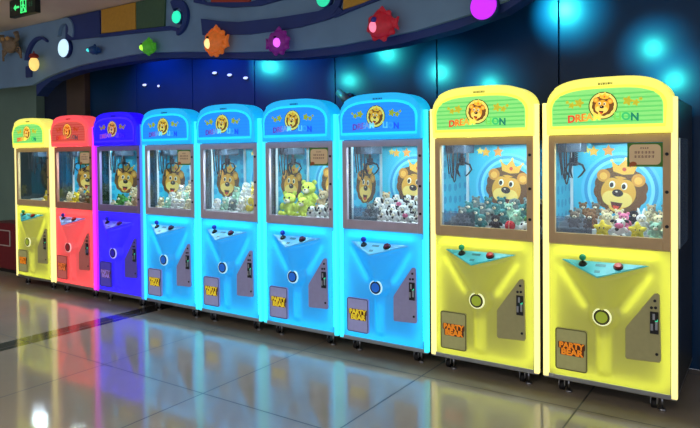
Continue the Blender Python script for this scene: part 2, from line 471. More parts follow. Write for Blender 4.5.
    d.build('door_edging', mat(n + '_door_edging', tuple(.45 * x for x in P['plate']), .4), pd)
    back = mat('word_outline_brown', S(110, 62, 24), .5)
    for zz, word in ((.322, 'PARTY'), (.281, 'BEAR')):
        k = MB(); k.prism(rrect(-.288 if word == 'PARTY' else -.276, -.124 if word == 'PARTY' else -.130, zz - .021, zz + .022, .008), XZ, -.0322, -.0302)
        k.build('word_patch', back, pd)
        text_part('lettering', word, .050 if word == 'PARTY' else .053, [mat(n + '_door_word', P['word'], .4, emit=P['word'], es=.45)], pd,
                  lambda u, v, q, zz=zz, k_=1.0 if word == 'PARTY' else 1.06: (u * k_ - (.206 if k_ == 1.0 else .203), -.0345 - q, v + zz))
    # ---- coin door
    d = MB(); d.prism([(.262, .704), (.280, .708), (.292, .698), (.300, .318), (.292, .304), (.116, .296), (.106, .306), (.106, .476), (.112, .490)], XZ, -.026, -.0125, .003)
    cd = d.build('coin_door', mat(n + '_coin_plate', tuple(.7 * x + .3 * y for x, y in zip(P['plate'], S(150, 130, 120))), .42, .1, emit=P['plate'], es=.16, var=.05), R)
    k = MB(); k.box(.242, .288, -.034, -.0262, .470, .600, .003).box(.252, .282, -.040, -.0342, .55, .596, .002)
    cm = k.build('coin_mechanism', M_black, cd)
    k = MB(); k.box(.258, .270, -.044, -.0402, .556, .59).box(.246, .260, -.040, -.0342, .490, .530, .002).box(.270, .284, -.038, -.0342, .495, .545, .002)
    k.build('coin_slot', M_chrome, cd)
    MB().box(.270, .284, -.0388, -.0342, .5465, .5495 + .008).build('coin_light', M_green_led, cd)
    for u, v in ((.268, .664), (.250, .622), (.272, .624), (.278, .352)): MB().cyl((u, -.030, v), (u, -.0262, v), .0085, seg=12).build('lock', M_black, cd)
    # ---- casters
    for cx_ in (-.290, .250):
        for cy_ in (.075, .77):
            k = MB(); k.cyl((cx_, cy_, .091), (cx_, cy_, .078), .028, seg=14).box(cx_ - .020, cx_ - .015, cy_ - .018, cy_ + .018, .028, .079).box(cx_ + .015, cx_ + .020, cy_ - .018, cy_ + .018, .028, .079)
            k.cyl((cx_ + .045, cy_ - .02, .091), (cx_ + .045, cy_ - .02, .012), .006, seg=8).cyl((cx_ + .045, cy_ - .02, .012), (cx_ + .045, cy_ - .02, .0), .020, seg=14)
            ck = k.build('caster', M_chrome, R)
            k = MB(); k.cyl((cx_ - .014, cy_, .0285), (cx_ + .014, cy_, .0285), .0285, seg=20); k.build('wheel', M_rubber, ck)
    # ---- lit hood with its sign
    hx0, hx1 = -.352, .362; hc = (hx0 + hx1) / 2; hw = (hx1 - hx0) / 2
    def arch(hw_, zb_, zs, zt, c=hc, N=28, ex=3.4):
        pts = [(c - hw_, zb_), (c + hw_, zb_)]
        for k in range(N + 1):
            t = math.cos(PI * k / N)
            pts.append((c + hw_ * t, zs + (zt - zs) * max(0, (1 - abs(t) ** ex)) ** (1 / 2.2)))
        return pts
    h = MB(); h.smooth = False
    h.prism(arch(hw, 1.644, 1.825, 1.985), XZ, -.060, .10, .022, 4)
    h.build('hood', m_hood, R)
    sw = hw - .042
    SHc = hc - .002
    h = MB(); h.prism(arch(sw, 1.697, 1.80, 1.916, SHc), XZ, -.0665, -.0595, .003)
    sp = h.build('sign_panel', mat(n + '_sign_face', P['sign'], .35, emit=P['sign'], es=.85), R)
    MB().tube([(u, -.0600, v) for u, v in arch(sw + .008, 1.689, 1.80, 1.924, SHc)], .010, 8, True).build('sign_rim', m_ring, R)
    k = MB()
    for q in range(7):
        z = 1.712 + q * .027; w_ = sw - .004 if z < 1.80 else sw * (max(0.02, 1 - ((z - 1.80) / .118) ** 2.2)) ** (1 / 3.4) - .006
        k.box(SHc - w_, SHc + w_, -.0675, -.0667, z, z + .011)
    k.build('stripe_print', mat(n + '_sign_stripe', P['stripe'], .35, emit=P['stripe'], es=.85), sp)
    ec = (SHc - .012, 1.813)
    disc = [(circ(0, 0, 1.34, n=40), S(60, 70, 20), 0), (circ(0, 0, 1.24, n=40), S(238, 226, 130), 1)]
    em = led if n != 'red' else (1.0, .42, .22)
    lion_part('lion_emblem', sp, lambda u, v, d: (ec[0] + u, -.0680 - d, ec[1] + v), .062, emit=em, extra=disc)
    fc = tuple(a * t for a, t in zip(S(200, 190, 60) if n != 'red' else S(190, 90, 50), led))
    for sx in (-1, 1):
        for (du, dv, rr) in ((.138, .010, .026), (.182, -.002, .019), (.208, .018, .011)):
            k = MB(); k.prism([(ec[0] + sx * du + rr * (.9 + .25 * math.cos(5 * a)) * math.cos(a), ec[1] + .012 + dv + rr * (.9 + .25 * math.cos(5 * a)) * math.sin(a)) for a in [2 * PI * w / 30 for w in range(30)]], XZ, -.0685, -.0678)
            k.build('flower_print', mat(n + '_flower_print', fc, .4, emit=fc, es=.75), sp)
    ltc = [S(228, 70, 40), S(240, 130, 40), S(240, 180, 60), S(245, 225, 90), S(120, 210, 90), S(60, 190, 110), S(20, 130, 100)]
    if n == 'blue': ltc = [S(78, 66, 160), S(100, 90, 176), S(96, 150, 210), S(120, 205, 235), S(80, 190, 245), S(40, 150, 250), S(16, 80, 225)]
    if n == 'violet': ltc = [S(130, 60, 190), S(150, 70, 180), S(140, 80, 200), S(120, 80, 230), S(90, 60, 250), S(60, 30, 250), S(50, 20, 240)]
    if n == 'red': ltc = [S(190, 40, 40), S(210, 70, 40), S(220, 90, 60), S(215, 110, 80), S(160, 90, 80), S(120, 80, 80), S(90, 60, 70)]
    lm = [mat('%s_letter_%d' % (n, i), c, .4, emit=c, es=.85) for i, c in enumerate(ltc)]
    for wd, du, c0 in (('DREAM', -.108, 0), ('LION', .130, 4)):
        text_part('lettering', wd, .062, lm, sp, lambda u, v, q, du=du: (ec[0] + du + u * .96, -.0700 - q, 1.738 + v + .010 * math.cos((u + du) * 9)), lambda t, c0=c0: min(6, c0 + int(t * (3.99 if c0 == 0 else 2.99))))
    k = MB(); rnd = random.Random(3)
    for q in range(6):
        u = SHc - .040 + q * .014
        k.box(u, u + .009, -.0625, -.0605, 1.938, 1.941).box(u, u + .003, -.0625, -.0605, 1.941, 1.951).box(u + (.006 if q % 2 else .003), u + .009, -.0625, -.0605, 1.941, 1.951)
    k.build('maker_mark', mat(n + '_maker_mark', tuple(.35 * x for x in P['hood']), .5), R)
    if notice:
        k = MB(); k.prism(rrect(.115, .307, 1.446, 1.588, .002), XZ, -.004, -.0005)
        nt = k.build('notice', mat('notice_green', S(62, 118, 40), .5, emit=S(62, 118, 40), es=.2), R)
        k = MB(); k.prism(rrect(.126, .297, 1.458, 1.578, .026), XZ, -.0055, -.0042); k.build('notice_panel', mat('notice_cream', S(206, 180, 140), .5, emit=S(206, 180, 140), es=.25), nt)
        k = MB(); rn = random.Random(11)
        for row, (zz, cnt, hh) in enumerate(((1.556, 4, .010), (1.531, 6, .015), (1.506, 6, .015))):
            for q in range(cnt):
                u = .211 - cnt * hh * .62 + q * hh * 1.24
                for s in range(3):
                    w = zz - hh / 2 + hh * (s + .3) / 3; k.box(u, u + hh * (.7 + .3 * rn.random()), -.0066, -.0057, w, w + hh * .13)
                w = u + hh * (.2 + .5 * rn.random()); k.box(w, w + hh * .14, -.0066, -.0057, zz - hh / 2, zz + hh / 2)
        k.build('printed_text', mat('notice_text', S(120, 50, 70), .5), nt)
        k = MB(); k.prism(circ(.148, 1.462, .020, .014, 16), XZ, -.0075, -.0060).prism(circ(.135, 1.454, .010, .010, 12), XZ, -.0085, -.0076)
        k.build('small_picture', mat('notice_picture', S(190, 100, 50), .5), nt)
    return R

LAMP = 390.0
SPEC = [ # centre x, palette, label
 ('A', -6.772, 'yellow', 'yellow-lit claw machine at the far end, beside the coral red one', dict(y1=.40, lion_side=False)),
 ('B', -5.957, 'red', 'coral red lit claw machine between yellow and deep blue ones', dict(y1=.22, strips=(S(255, 240, 156), S(255, 60, 226)), notice=True)),
 ('C', -5.160, 'violet', 'deep blue lit claw machine beside the coral red one', dict(strips=(S(190, 30, 255), S(70, 120, 255)))),
 ('D', -4.376, 'blue', 'light blue lit claw machine standing against the deep blue one', dict(notice=True)),
 ('E', -3.590, 'blue', 'light blue lit claw machine holding one big yellow plush on white ones', dict()),
 ('F', -2.792, 'blue', 'light blue lit claw machine with stacked big lime bears in its window', dict(notice=True)),
 ('G', -1.998, 'blue', 'light blue lit claw machine standing against a yellow one', dict(chute=True)),
 ('H', -1.200, 'yellow', 'yellow-lit claw machine between light blue and another yellow machine', dict(lion_side=False, chute=True)),
 ('I', -0.400, 'yellow', 'yellow-lit claw machine at the near right end of the row', dict(lion_side=False, notice=True, chute=True)),
]
SHORT = {'A': 'yellow machine at far end', 'B': 'coral red machine', 'C': 'deep blue machine', 'D': 'light blue machine beside deep blue', 'E': 'second light blue machine from left',
         'F': 'third light blue machine from left', 'G': 'light blue machine beside yellow', 'H': 'yellow machine beside light blue', 'I': 'yellow machine at near right end'}
DECKS = {'A': (1.0, 1.02, 1.03, 1.04), 'B': (1.0, 1.035, 1.06, 1.08), 'C': (1.0, 1.03, 1.06, 1.08), 'D': (1.01, 1.06, 1.12, 1.16), 'E': (1.03, 1.03, 1.12, 1.16),
         'F': (1.0, 1.0, 1.05, 1.05), 'G': (1.0, 1.03, 1.06, 1.09), 'H': (1.0, 1.03, 1.06, 1.09), 'I': (1.0, 1.035, 1.06, 1.09)}
CX = {}
for key, x0, kind, label, kw in SPEC:
    DECK = DECKS[key]; CX[key] = x0
    machine(x0, kind, label, **kw)

# ------------------------------------------------------------------ plush toys
COLS = {'cream': S(236, 222, 180), 'white': S(238, 238, 236), 'brown': S(132, 92, 58), 'taupe': S(128, 112, 96), 'pink': S(236, 130, 170), 'yellow': S(242, 216, 60), 'lime': S(216, 230, 90),
        'teal': S(60, 130, 130), 'grey': S(120, 138, 138), 'green': S(80, 150, 70), 'black': S(32, 32, 36), 'red': S(200, 30, 40), 'beige': S(206, 180, 140), 'mint': S(170, 215, 190), 'orange': S(236, 150, 60)}
def fur(c): return mat('plush_' + c, COLS[c], .95, var=.12, scale=90, bump=.35, spec=.1)
M_eye = mat('plush_eye', S(14, 12, 12), .15)
M_muz = mat('plush_muzzle_cream', S(244, 232, 205), .9, bump=.2, scale=80)
M_muzp = mat('plush_muzzle_pink', S(238, 110, 160), .9, bump=.2, scale=80)
_proto = {}
def toy_proto(kind, colr):
    body = {'spotted': lambda: spots_mat('plush_spotted', COLS['white'], COLS['black'], 24)}.get(colr, lambda: fur(colr))()
    b = MB()
    if kind in ('bear', 'bunny', 'dog', 'cow'):
        b.ell((0, 0, .045), (.040, .034, .044)).ell((0, -.006, .102), (.040, .035, .034)).ell((0, .002, .076), (.024, .022, .02))
        for sx in (-1, 1):
            b.ell((sx * .042, -.016, .058), (.014, .015, .028), (.5, sx * -.5, 0)).ell((sx * .027, -.036, .016), (.017, .030, .016), (0, 0, sx * -.3))
            b.ell((sx * .030, -.060, .020), (.016, .010, .019))
        o = b.build('plush_' + kind, body)
        for sx in (-1, 1):
            e = MB()
            if kind == 'bear': e.ell((sx * .031, 0, .132), (.014, .008, .014))
            elif kind == 'bunny': e.ell((sx * .018, .002, .155), (.010, .007, .034), (0, sx * .25, 0))
            elif kind == 'dog': e.ell((sx * .041, -.004, .102), (.009, .015, .028), (0, sx * -.35, 0))
            else: e.ell((sx * .046, 0, .118), (.019, .008, .010), (0, sx * .35, 0))
            e.build('ear', fur('black') if colr == 'spotted' else body, o)
            MB().ell((sx * .015, -.038, .109), (.0055, .004, .0065), sub=1).build('eye', M_eye, o)
        big = kind == 'cow'
        MB().ell((0, -.034, .090), (.031 if big else .019, .020, .021 if big else .014)).build('muzzle', M_muzp if big else M_muz, o)
        MB().ell((0, -.051, .096), (.007, .004, .005), sub=1).build('nose', M_eye, o)
    elif kind == 'star':
        pts = []
        for k in range(40):
            a = 2 * PI * k / 40; r = .040 + .024 * (math.cos(5 * (a - PI / 2)) * .5 + .5) ** 1.6; pts.append((r * math.cos(a), .058 + r * math.sin(a)))
        c0 = b.bm.verts.new((0, -.030, .058)); c1 = b.bm.verts.new((0, .022, .058))
        ring = [b.bm.verts.new((u, 0, v)) for u, v in pts]
        rf = [b.bm.verts.new((u * .72, -.020, .058 + (v - .058) * .72)) for u, v in pts]; rb = [b.bm.verts.new((u * .72, .016, .058 + (v - .058) * .72)) for u, v in pts]
        for k in range(40):
            q = (k + 1) % 40
            for fs in ((c0, rf[q], rf[k]), (c1, rb[k], rb[q]), (rf[k], rf[q], ring[q], ring[k]), (ring[k], ring[q], rb[q], rb[k])):
                f = b.bm.faces.new(fs); f.smooth = True
        o = b.build('plush_star', body)
        for sx in (-1, 1): MB().ell((sx * .014, -.029, .066), (.005, .003, .007), sub=1).build('eye', M_eye, o)
    elif kind == 'ball':
        b.ell((0, 0, .045), (.045, .045, .045), sub=3); o = b.build('plush_ball', body)
        MB().torus((0, 0, .045), .0452, .002, 'x', 28, 6).build('seam', M_muz, o)
    elif kind == 'snake':
        pts = [(.052 * (1 - q / 90) * math.cos(q * .33), .048 * (1 - q / 90) * math.sin(q * .33), .020 + q * .0011) for q in range(46)]
        b.tube(pts, [.019 - .006 * abs(q - 20) / 26 for q in range(46)], 10)
        h = pts[-1]; b.ell((h[0], h[1] - .012, h[2] + .020), (.022, .026, .017))
        o = b.build('plush_snake', body)
        for sx in (-1, 1): MB().ell((h[0] + sx * .012, h[1] - .026, h[2] + .032), (.006, .006, .006), sub=1).build('eye', M_eye, o)
    o.location = (0, 0, -5)
    return o

ORD = ['first', 'second', 'third', 'fourth', 'fifth', 'sixth', 'seventh', 'eighth']
ROWY = (.108, .243, .368, .495)
ROWN = ('front', 'second', 'third', 'rear')
def T(s):
    """'cream bear, white dog*1.2, -' -> list"""
    out = []
    for w in s.split(','):
        w = w.strip()
        if w == '-': out.append(None); continue
        sc = 1.0
        if '*' in w: w, q = w.split('*'); sc = float(q)
        c, k = w.split(); out.append((c, k, sc))
    return out
PILES = {
 'A': ['-, -, -, yellow bear, yellow star', '-, -, -, lime bear, cream bear', '-, -, taupe bear, yellow bear, -', ''],
 'B': ['cream bear, yellow bear, taupe dog, brown bear, green bear', 'beige bear, yellow star, cream bunny, yellow bear, black bear', 'cream dog, yellow bear, beige bear, taupe bear, cream bear', 'cream bear, beige bear, yellow bear, taupe bear, beige dog'],
 'C': ['cream snake, green bear, cream snake, beige bear, pink bear', 'green snake*1.1, green snake, cream bear, green snake, cream dog', 'cream bear, green bear, green snake, mint bear, mint dog', 'mint bear, green bear, cream bear, mint dog, green bear'],
 'D': ['cream bear, mint bear, white dog, white bunny, cream dog, white bear', 'white dog, cream bear, mint bear, grey bear, white bear, cream bear', 'white bear, cream dog, white bear, mint bear, white dog, cream bear', 'cream bear, white bear, mint dog, cream bear, white bear, white dog'],
 'E': ['white dog, mint bear, grey dog, white bear, -, -', 'white bear, mint dog, cream bear, white bear, -, -', 'mint bear, white bear, white dog, cream bear, mint bear, white bear', 'white dog, cream bear, white bear, mint bear, white bear, cream dog'],
 'F': ['-, -, -, spotted dog, spotted dog, white dog', '-, -, -, white dog, spotted dog, lime dog', '-, -, -, spotted dog, spotted dog, spotted dog', '-, -, -, spotted cow, white dog, spotted dog'],
 'G': ['-, -, spotted dog, spotted dog, spotted cow, spotted dog', 'grey bear, white bear, spotted dog, white dog, spotted dog, spotted dog', 'spotted dog*1.2, white dog*1.1, spotted cow, spotted dog, black dog, spotted dog', 'beige bear*1.2, spotted dog, spotted dog, white dog, black bear, spotted cow'],
 'H': ['-, -, teal bear, black bear, red ball, spotted ball', 'grey bear, teal bear, grey dog, teal bear, mint bear, green bear', 'teal bear, grey bear, teal dog, mint bear, teal bear, taupe bear', 'grey bear, teal bear, teal bear, grey dog, grey bear, beige bear'],
 'I': ['-, -, yellow star*1.2, spotted cow*1.2, yellow star*1.2, mint bear', 'taupe bear, brown bear, cream bear, pink bear, white bunny, cream bear', 'grey bear, brown bear, beige bear, cream bear, black dog, cream bear, beige bear', 'brown bear, taupe bear, -, -, -, beige bear, grey bear'],
}
rnd = random.Random(5)
for key, rows in PILES.items():
    for r, row in enumerate(rows):
        if not row: continue
        items = T(row); k = len(items); seen = 0
        for i, it in enumerate(items):
            if it is None: continue
            c, kd, sc = it
            pk = (kd, c)
            if pk not in _proto:
                _proto[pk] = toy_proto(kd, c); o = _proto[pk]
            else: o = dup(_proto[pk])
            x = -.305 + .610 * (i + .5) / k
            sc = min(sc * 1.0, 1.12) * rnd.uniform(.97, 1.0) * min(1.02, .610 / k / .127) * (.68 if kd == 'snake' else 1)
            yy = ROWY[r]
            o.location = (CX[key] + x, yy, DECKS[key][r] + .002)
            o.scale = (sc, sc, sc); o.rotation_euler = (0, 0, rnd.uniform(-.25, .25) + .15)
            cname = 'black-spotted white' if c == 'spotted' else c
            big = ''
            tag(o, '%s%s plush %s, %s from left, %s row, %s' % (big, cname, kd, ORD[seen], ROWN[r], SHORT[key]), 'plush toy', 'plush toys in the ' + SHORT[key])
            seen += 1
def special(key, c, kd, sc, x, y, z, label, rz=.2, rx=0.0):
    pk = (kd, c)
    if pk not in _proto: _proto[pk] = toy_proto(kd, c); o = _proto[pk]
    else: o = dup(_proto[pk])
    o.location = (CX[key] + x, y, z); o.scale = (sc,) * 3; o.rotation_euler = (rx, 0, rz)
    tag(o, label, 'plush toy', 'plush toys in the ' + SHORT[key])
special('F', 'lime', 'bear', 1.5, -.232, .165, 1.003, 'big lime plush bear, front left, third light blue machine from left')
special('F', 'lime', 'bear', 1.25, -.073, .150, 1.003, 'lime plush bear right of the big front one, third light blue machine')
special('F', 'lime', 'bear', 1.75, -.235, .440, 1.053, 'biggest lime plush bear, behind the front ones, third light blue machine')
special('F', 'beige', 'bear', 1.2, -.066, .440, 1.053, 'beige plush bear behind lime bears, third light blue machine')
special('E', 'yellow', 'bear', 1.55, .195, .165, 1.033, 'big yellow plush bear, front right, second light blue machine from left')

# ------------------------------------------------------------------ room
XL, XR, YF, YB, ZC = -15.0, 7.0, -9.0, .95, 3.16
def floor_mat():
    m = bpy.data.materials.new('polished_floor_tiles'); nt, b = nodes(m); N = nt.nodes.new; L = nt.links.new
    tc = N('ShaderNodeTexCoord'); sp = N('ShaderNodeSeparateXYZ'); L(tc.outputs['Object'], sp.inputs[0])
    def math_(op, a, bb=None, c=None):
        n = N('ShaderNodeMath'); n.operation = op
        for i, v in enumerate((a, bb, c)):
            if v is None: continue
            if isinstance(v, (int, float)): n.inputs[i].default_value = v
            else: L(v, n.inputs[i])
        return n.outputs[0]
    def line(co, off, per, w):
        t = math_('FRACT', math_('DIVIDE', math_('ADD', co, off), per))
        d = math_('MULTIPLY', math_('MINIMUM', t, math_('SUBTRACT', 1.0, t)), per)
        return math_('LESS_THAN', d, w)
    g = math_('MAXIMUM', line(sp.outputs[0], .53, 1.04, .005), line(sp.outputs[1], 1.24, 1.04, .005))
    band = math_('MULTIPLY', math_('GREATER_THAN', sp.outputs[0], -4.84), math_('LESS_THAN', sp.outputs[0], -4.62))
    nz = N('ShaderNodeTexNoise'); nz.inputs['Scale'].default_value = 1.6; nz.inputs['Detail'].default_value = 6; L(tc.outputs['Object'], nz.inputs['Vector'])
    cr = N('ShaderNodeValToRGB'); cr.color_ramp.elements[0].color = (*S(142, 134, 120), 1); cr.color_ramp.elements[1].color = (*S(166, 156, 141), 1)
    L(nz.outputs['Fac'], cr.inputs['Fac'])
    m1 = N('ShaderNodeMixRGB'); L(band, m1.inputs[0]); L(cr.outputs[0], m1.inputs[1]); m1.inputs[2].default_value = (*S(62, 58, 54), 1)
    m2 = N('ShaderNodeMixRGB'); L(g, m2.inputs[0]); L(m1.outputs[0], m2.inputs[1]); m2.inputs[2].default_value = (*S(34, 32, 30), 1)
    L(m2.outputs[0], b.inputs['Base Color'])
    rg = N('ShaderNodeMixRGB'); L(g, rg.inputs[0]); rg.inputs[1].default_value = (.095, .095, .095, 1); rg.inputs[2].default_value = (.5, .5, .5, 1)
    L(rg.outputs[0], b.inputs['Roughness'])
    b.inputs['IOR'].default_value = 1.75; b.inputs['Specular IOR Level'].default_value = 0.5
    return m
struct(MB().box(XL, XR, YF, YB, -.06, 0).build('floor', floor_mat()))
struct(MB().box(XL, XR, YF, YB, ZC, ZC + .06).build('ceiling', mat('ceiling_beige', S(216, 202, 186), .8, var=.04, scale=2)))
# glossy navy back wall of wide panels
M_wall = mat('glossy_navy_panel', S(10, 60, 106), .30, .0, var=.25, scale=1.2, spec=.35)
w = MB(); xs = [-7.07, -6.1, -5.1, -4.14, -3.09, -2.0, -.95, .05, 1.1, 2.2, 3.4, 4.6, 5.8, XR]
for a, c in zip(xs[:-1], xs[1:]): w.box(a + .006, c - .006, YB, YB + .04, 0, ZC, .003)
w.box(xs[0], XR, YB + .03, YB + .1, 0, ZC)
struct(w.build('wall_back', M_wall))
struct(MB().box(.02, XR, YB - .02, YB, 0, .11, .003).build('baseboard_back', mat('olive_skirting', S(66, 72, 52), .4, var=.1)))
struct(MB().box(-8.15, -7.48, YB, YB + .1, 0, ZC).build('wall_recess', mat('recess_navy', S(22, 36, 66), .5, var=.1)))
struct(MB().box(-7.48, -7.07, YB - .08, YB + .1, 0, ZC, .01).build('pillar', mat('pillar_brown', S(92, 76, 66), .5, var=.12, scale=4)))
struct(MB().box(XL, -8.15, YB - .12, YB + .1, 0, ZC).build('wall_left', mat('wall_grey_green', S(122, 152, 140), .6, var=.08, scale=1.5)))
struct(MB().box(XL - .1, XL, YF, YB, 0, ZC).build('wall_side', mat('wall_warm_grey', S(150, 142, 132), .8, var=.04)))

# fascia above the machines: slate wave board, navy under-lip, applied waves, colour panels
lip = [(-7.13, 2.29), (-6.97, 2.39), (-6.79, 2.46), (-6.45, 2.505), (-6.18, 2.53), (-5.71, 2.545), (-5.27, 2.55), (-4.79, 2.545), (-4.07, 2.48), (-3.44, 2.41), (-2.98, 2.375), (-2.56, 2.365), (-2.0, 2.39), (-1.51, 2.45), (-1.14, 2.53), (-.95, 2.62), (-.80, 2.78), (-.72, ZC - .002)]
sl = [(-7.16, 2.42), (-6.81, 2.50), (-6.45, 2.55), (-6.17, 2.58), (-5.71, 2.60), (-5.27, 2.61), (-4.95, 2.61), (-4.35, 2.56), (-3.68, 2.49), (-2.98, 2.435), (-2.56, 2.43), (-1.83, 2.47), (-1.36, 2.54), (-1.10, 2.60), (-.92, 2.72), (-.84, ZC - .002)]
M_slate = mat('fascia_slate_blue', S(112, 148, 184), .6, var=.08, scale=3)
M_navy = mat('fascia_navy', S(24, 52, 122), .5, var=.1, scale=3)
fb = MB(); fb.prism([(-9.6, 2.47), (-7.9, 2.43)] + sl + [(-9.6, ZC - .002)], XZ, .215, .255, .004)
FB = struct(fb.build('trim_1', M_slate))
fb = MB(); fb.prism(lip + [(-7.16, ZC - .002)], XZ, .257, .40)
struct(fb.build('trim_2', M_navy))
def spiral(cx, cz, r0, r1, a0, a1, w0, w1, n=28):
    o, i_ = [], []
    for k in range(n + 1):
        t = k / n; a = math.radians(a0 + (a1 - a0) * t); r = r0 + (r1 - r0) * t; w_ = w0 + (w1 - w0) * t
        o.append((cx + (r + w_ / 2) * math.cos(a), cz + (r + w_ / 2) * math.sin(a))); i_.append((cx + (r - w_ / 2) * math.cos(a), cz + (r - w_ / 2) * math.sin(a)))
    return o + i_[::-1]
def applied(name, pts, m, d=.030):
    if name == 'curl': d += .005
    pts = [(u + .055, v) for u, v in pts]
    o = MB().prism(pts, XZ, .214 - d, .214, .003).build(name, m, FB); return o
applied('wave_band', [(-4.18, 2.85), (-3.9, 2.79), (-3.68, 2.755), (-3.2, 2.735), (-2.77, 2.73), (-2.60, 2.775), (-2.52, 2.70), (-2.67, 2.655), (-2.98, 2.625), (-3.56, 2.63), (-4.16, 2.69)], M_navy)
applied('wave_band', [(-5.80, 2.885), (-5.18, 2.86), (-4.63, 2.835), (-4.50, 2.80), (-4.52, 2.765), (-4.63, 2.795), (-5.18, 2.825), (-5.80, 2.85)], M_navy)
applied('curl', spiral(-4.54, 2.92, .17, .115, -85, 115, .045, .10), M_navy)
applied('curl', spiral(-2.72, 2.84, .155, .17, -70, 75, .05, .07), M_navy)
applied('wave_band', [(-4.28, 3.02), (-4.09, 2.965), (-3.8, 2.905), (-3.43, 2.87), (-3.02, 2.90), (-2.95, 3.00), (-3.09, 2.95), (-3.55, 2.915), (-4.09, 2.99), (-4.26, 3.10)], M_navy)
applied('colour_panel', [(-6.44, ZC - .01), (-5.79, ZC - .01), (-5.79, 2.855), (-6.45, 2.885)], M_navy, .02)
M_pan = {'yellow': mat('panel_ochre', S(196, 148, 48), .6, var=.06), 'green': mat('panel_dark_green', S(66, 100, 74), .6, var=.06), 'red': mat('panel_brick_red', S(176, 62, 48), .6, var=.06)}
applied('colour_panel', [(-5.76, ZC - .01), (-5.17, ZC - .01), (-5.17, 2.865), (-5.76, 2.89)], M_pan['yellow'], .02)
applied('colour_panel', [(-5.16, ZC - .01), (-4.70, ZC - .01), (-4.72, 2.845), (-5.16, 2.865)], M_pan['green'], .02)
applied('colour_panel', [(-4.05, ZC - .01), (-3.55, ZC - .01), (-3.55, 2.925), (-3.80, 2.94), (-4.05, 2.99)], M_pan['red'], .02)
applied('colour_panel', [(-2.50, ZC - .01), (-2.14, ZC - .01), (-2.20, 2.765), (-2.36, 2.735), (-2.53, 2.715)], M_pan['yellow'], .02)
applied('wave_band', [(-2.60, 2.70), (-2.36, 2.733), (-2.19, 2.765), (-2.12, ZC - .01), (-2.09, ZC - .01), (-2.15, 2.75), (-2.36, 2.712), (-2.62, 2.66)], M_navy, .024)
applied('curl', spiral(-6.95, 2.70, .33, .25, 175, 60, .07, .02), M_navy)
applied('curl', spiral(-6.42, 2.98, .10, .16, -30, 190, .10, .04), M_slate, .035)
applied('wall_socket', rrect(-7.33, -7.19, 2.52, 2.66, .01), M_navy, .012)

# ornaments on the fascia
def lit(c, s=1.0): return mat('lamp_%d_%d_%d_%d' % (*[int(q * 255) for q in c], int(s * 10)), c, .3, emit=c, es=s)
def disc_lamp(x, z, r, c, label):
    R = empty('disc_lamp', (x, .212, z)); tag(R, label, 'lamp', 'round lamps on the fascia')
    MB().cyl((0, 0, 0), (0, -.045, 0), r * 1.08, r * 1.02, 32).build('housing', M_navy, R)
    b = MB(); b.cyl((0, -.0455, 0), (0, -.056, 0), r, r * .93, 32); b.build('diffuser', lit(c, 1.1), R)
YO = -.026
disc_lamp(-6.388, 2.794, .105, S(190, 226, 246), 'white round lamp on the slate fascia left of the ochre panel')
disc_lamp(-4.445, 2.902, .062, S(40, 226, 176), 'turquoise round lamp in the curl right of the green panel')
disc_lamp(-2.648, 2.825, .070, S(40, 200, 150), 'turquoise round lamp in the curl left of the small ochre panel')
disc_lamp(-1.255, 2.572, .098, S(190, 40, 240), 'purple round lamp near the right end of the fascia')
def fish(x, z, r, c, lampc, label, spikes=9, glow=.25, face=-1, eye=None):
    R = empty('fish_ornament', (x, .199, z)); tag(R, label, 'fish ornament', 'sea creatures on the fascia')
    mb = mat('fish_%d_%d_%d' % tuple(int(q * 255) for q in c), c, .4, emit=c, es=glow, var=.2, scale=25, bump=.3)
    b = MB(); b.ell((0, -.06, 0), (r, .075, r * .92), sub=3)
    for k in range(spikes):
        a = 2 * PI * k / spikes + .2; ca, sa = math.cos(a), math.sin(a)
        b.cyl((r * .85 * ca, -.06, r * .80 * sa), (r * 1.17 * ca, -.05, r * 1.1 * sa), r * .34, r * .10, 8)
    b.build('body', mb, R)
    t = MB(); sx = -face
    t.prism([(sx * r * .8, -.01), (sx * r * 1.32, r * .45), (sx * r * 1.2, 0), (sx * r * 1.32, -r * .45)], XZ, -.075, -.045, .004)
    t.build('tail_fin', mb, R)
    t = MB(); t.prism([(-r * .5, r * .8), (r * .1, r * 1.3), (r * .5, r * .75)], XZ, -.07, -.05, .004); t.build('top_fin', mb, R)
    MB().ell((face * r * .30, -.112, -r * .12), (r * .34, .040, r * .40), sub=3).build('lamp', lit(lampc, 1.2), R)
    MB().ell((face * r * .22, -.128, r * .30), (r * (.22 if eye else .10), .024, r * (.22 if eye else .10)), sub=2).build('eye', eye or M_eye, R)
    return R
fish(-3.88, 2.59, .125, S(214, 108, 40), S(255, 214, 140), 'orange spiky fish ornament glowing on the fascia', 11, .35)
fish(-3.114, 2.508, .105, S(120, 30, 130), S(226, 96, 250), 'purple fish ornament with a pink lamp on the fascia', 9, .25, 1)
fish(-2.076, 2.528, .115, S(178, 30, 50), S(236, 120, 150), 'red fish ornament with a blue eye on the fascia', 8, .25, -1, mat('fish_blue_eye', S(40, 50, 170), .3))
fish(-4.84, 2.642, .078, S(70, 160, 40), S(176, 250, 70), 'green fish ornament under the green panel', 7, .35)
fish(-5.752, 2.702, .052, S(20, 60, 110), S(70, 220, 220), 'small teal glowing ornament beside the white round lamp', 5, .15)
R = empty('shell_lamp', (-6.942, .185, 2.672)); tag(R, 'cream acorn-shaped lamp with red cap on the far left fascia', 'lamp', None)
MB().ell((0, -.06, -.02), (.064, .055, .085), sub=3).build('shade', lit(S(250, 214, 120), .95), R)
MB().ell((0, -.06, .075), (.062, .055, .036), sub=2).cyl((0, -.06, .10), (0, -.06, .135), .012, .006, 8).build('cap', mat('shell_cap_red', S(150, 40, 36), .5), R)
R = empty('crab_ornament', (-7.472, .185, 2.935)); tag(R, 'tan crab-like ornament at the far left end of the fascia', 'crab ornament')
mc = mat('crab_tan', S(128, 112, 92), .6, var=.2, scale=20)
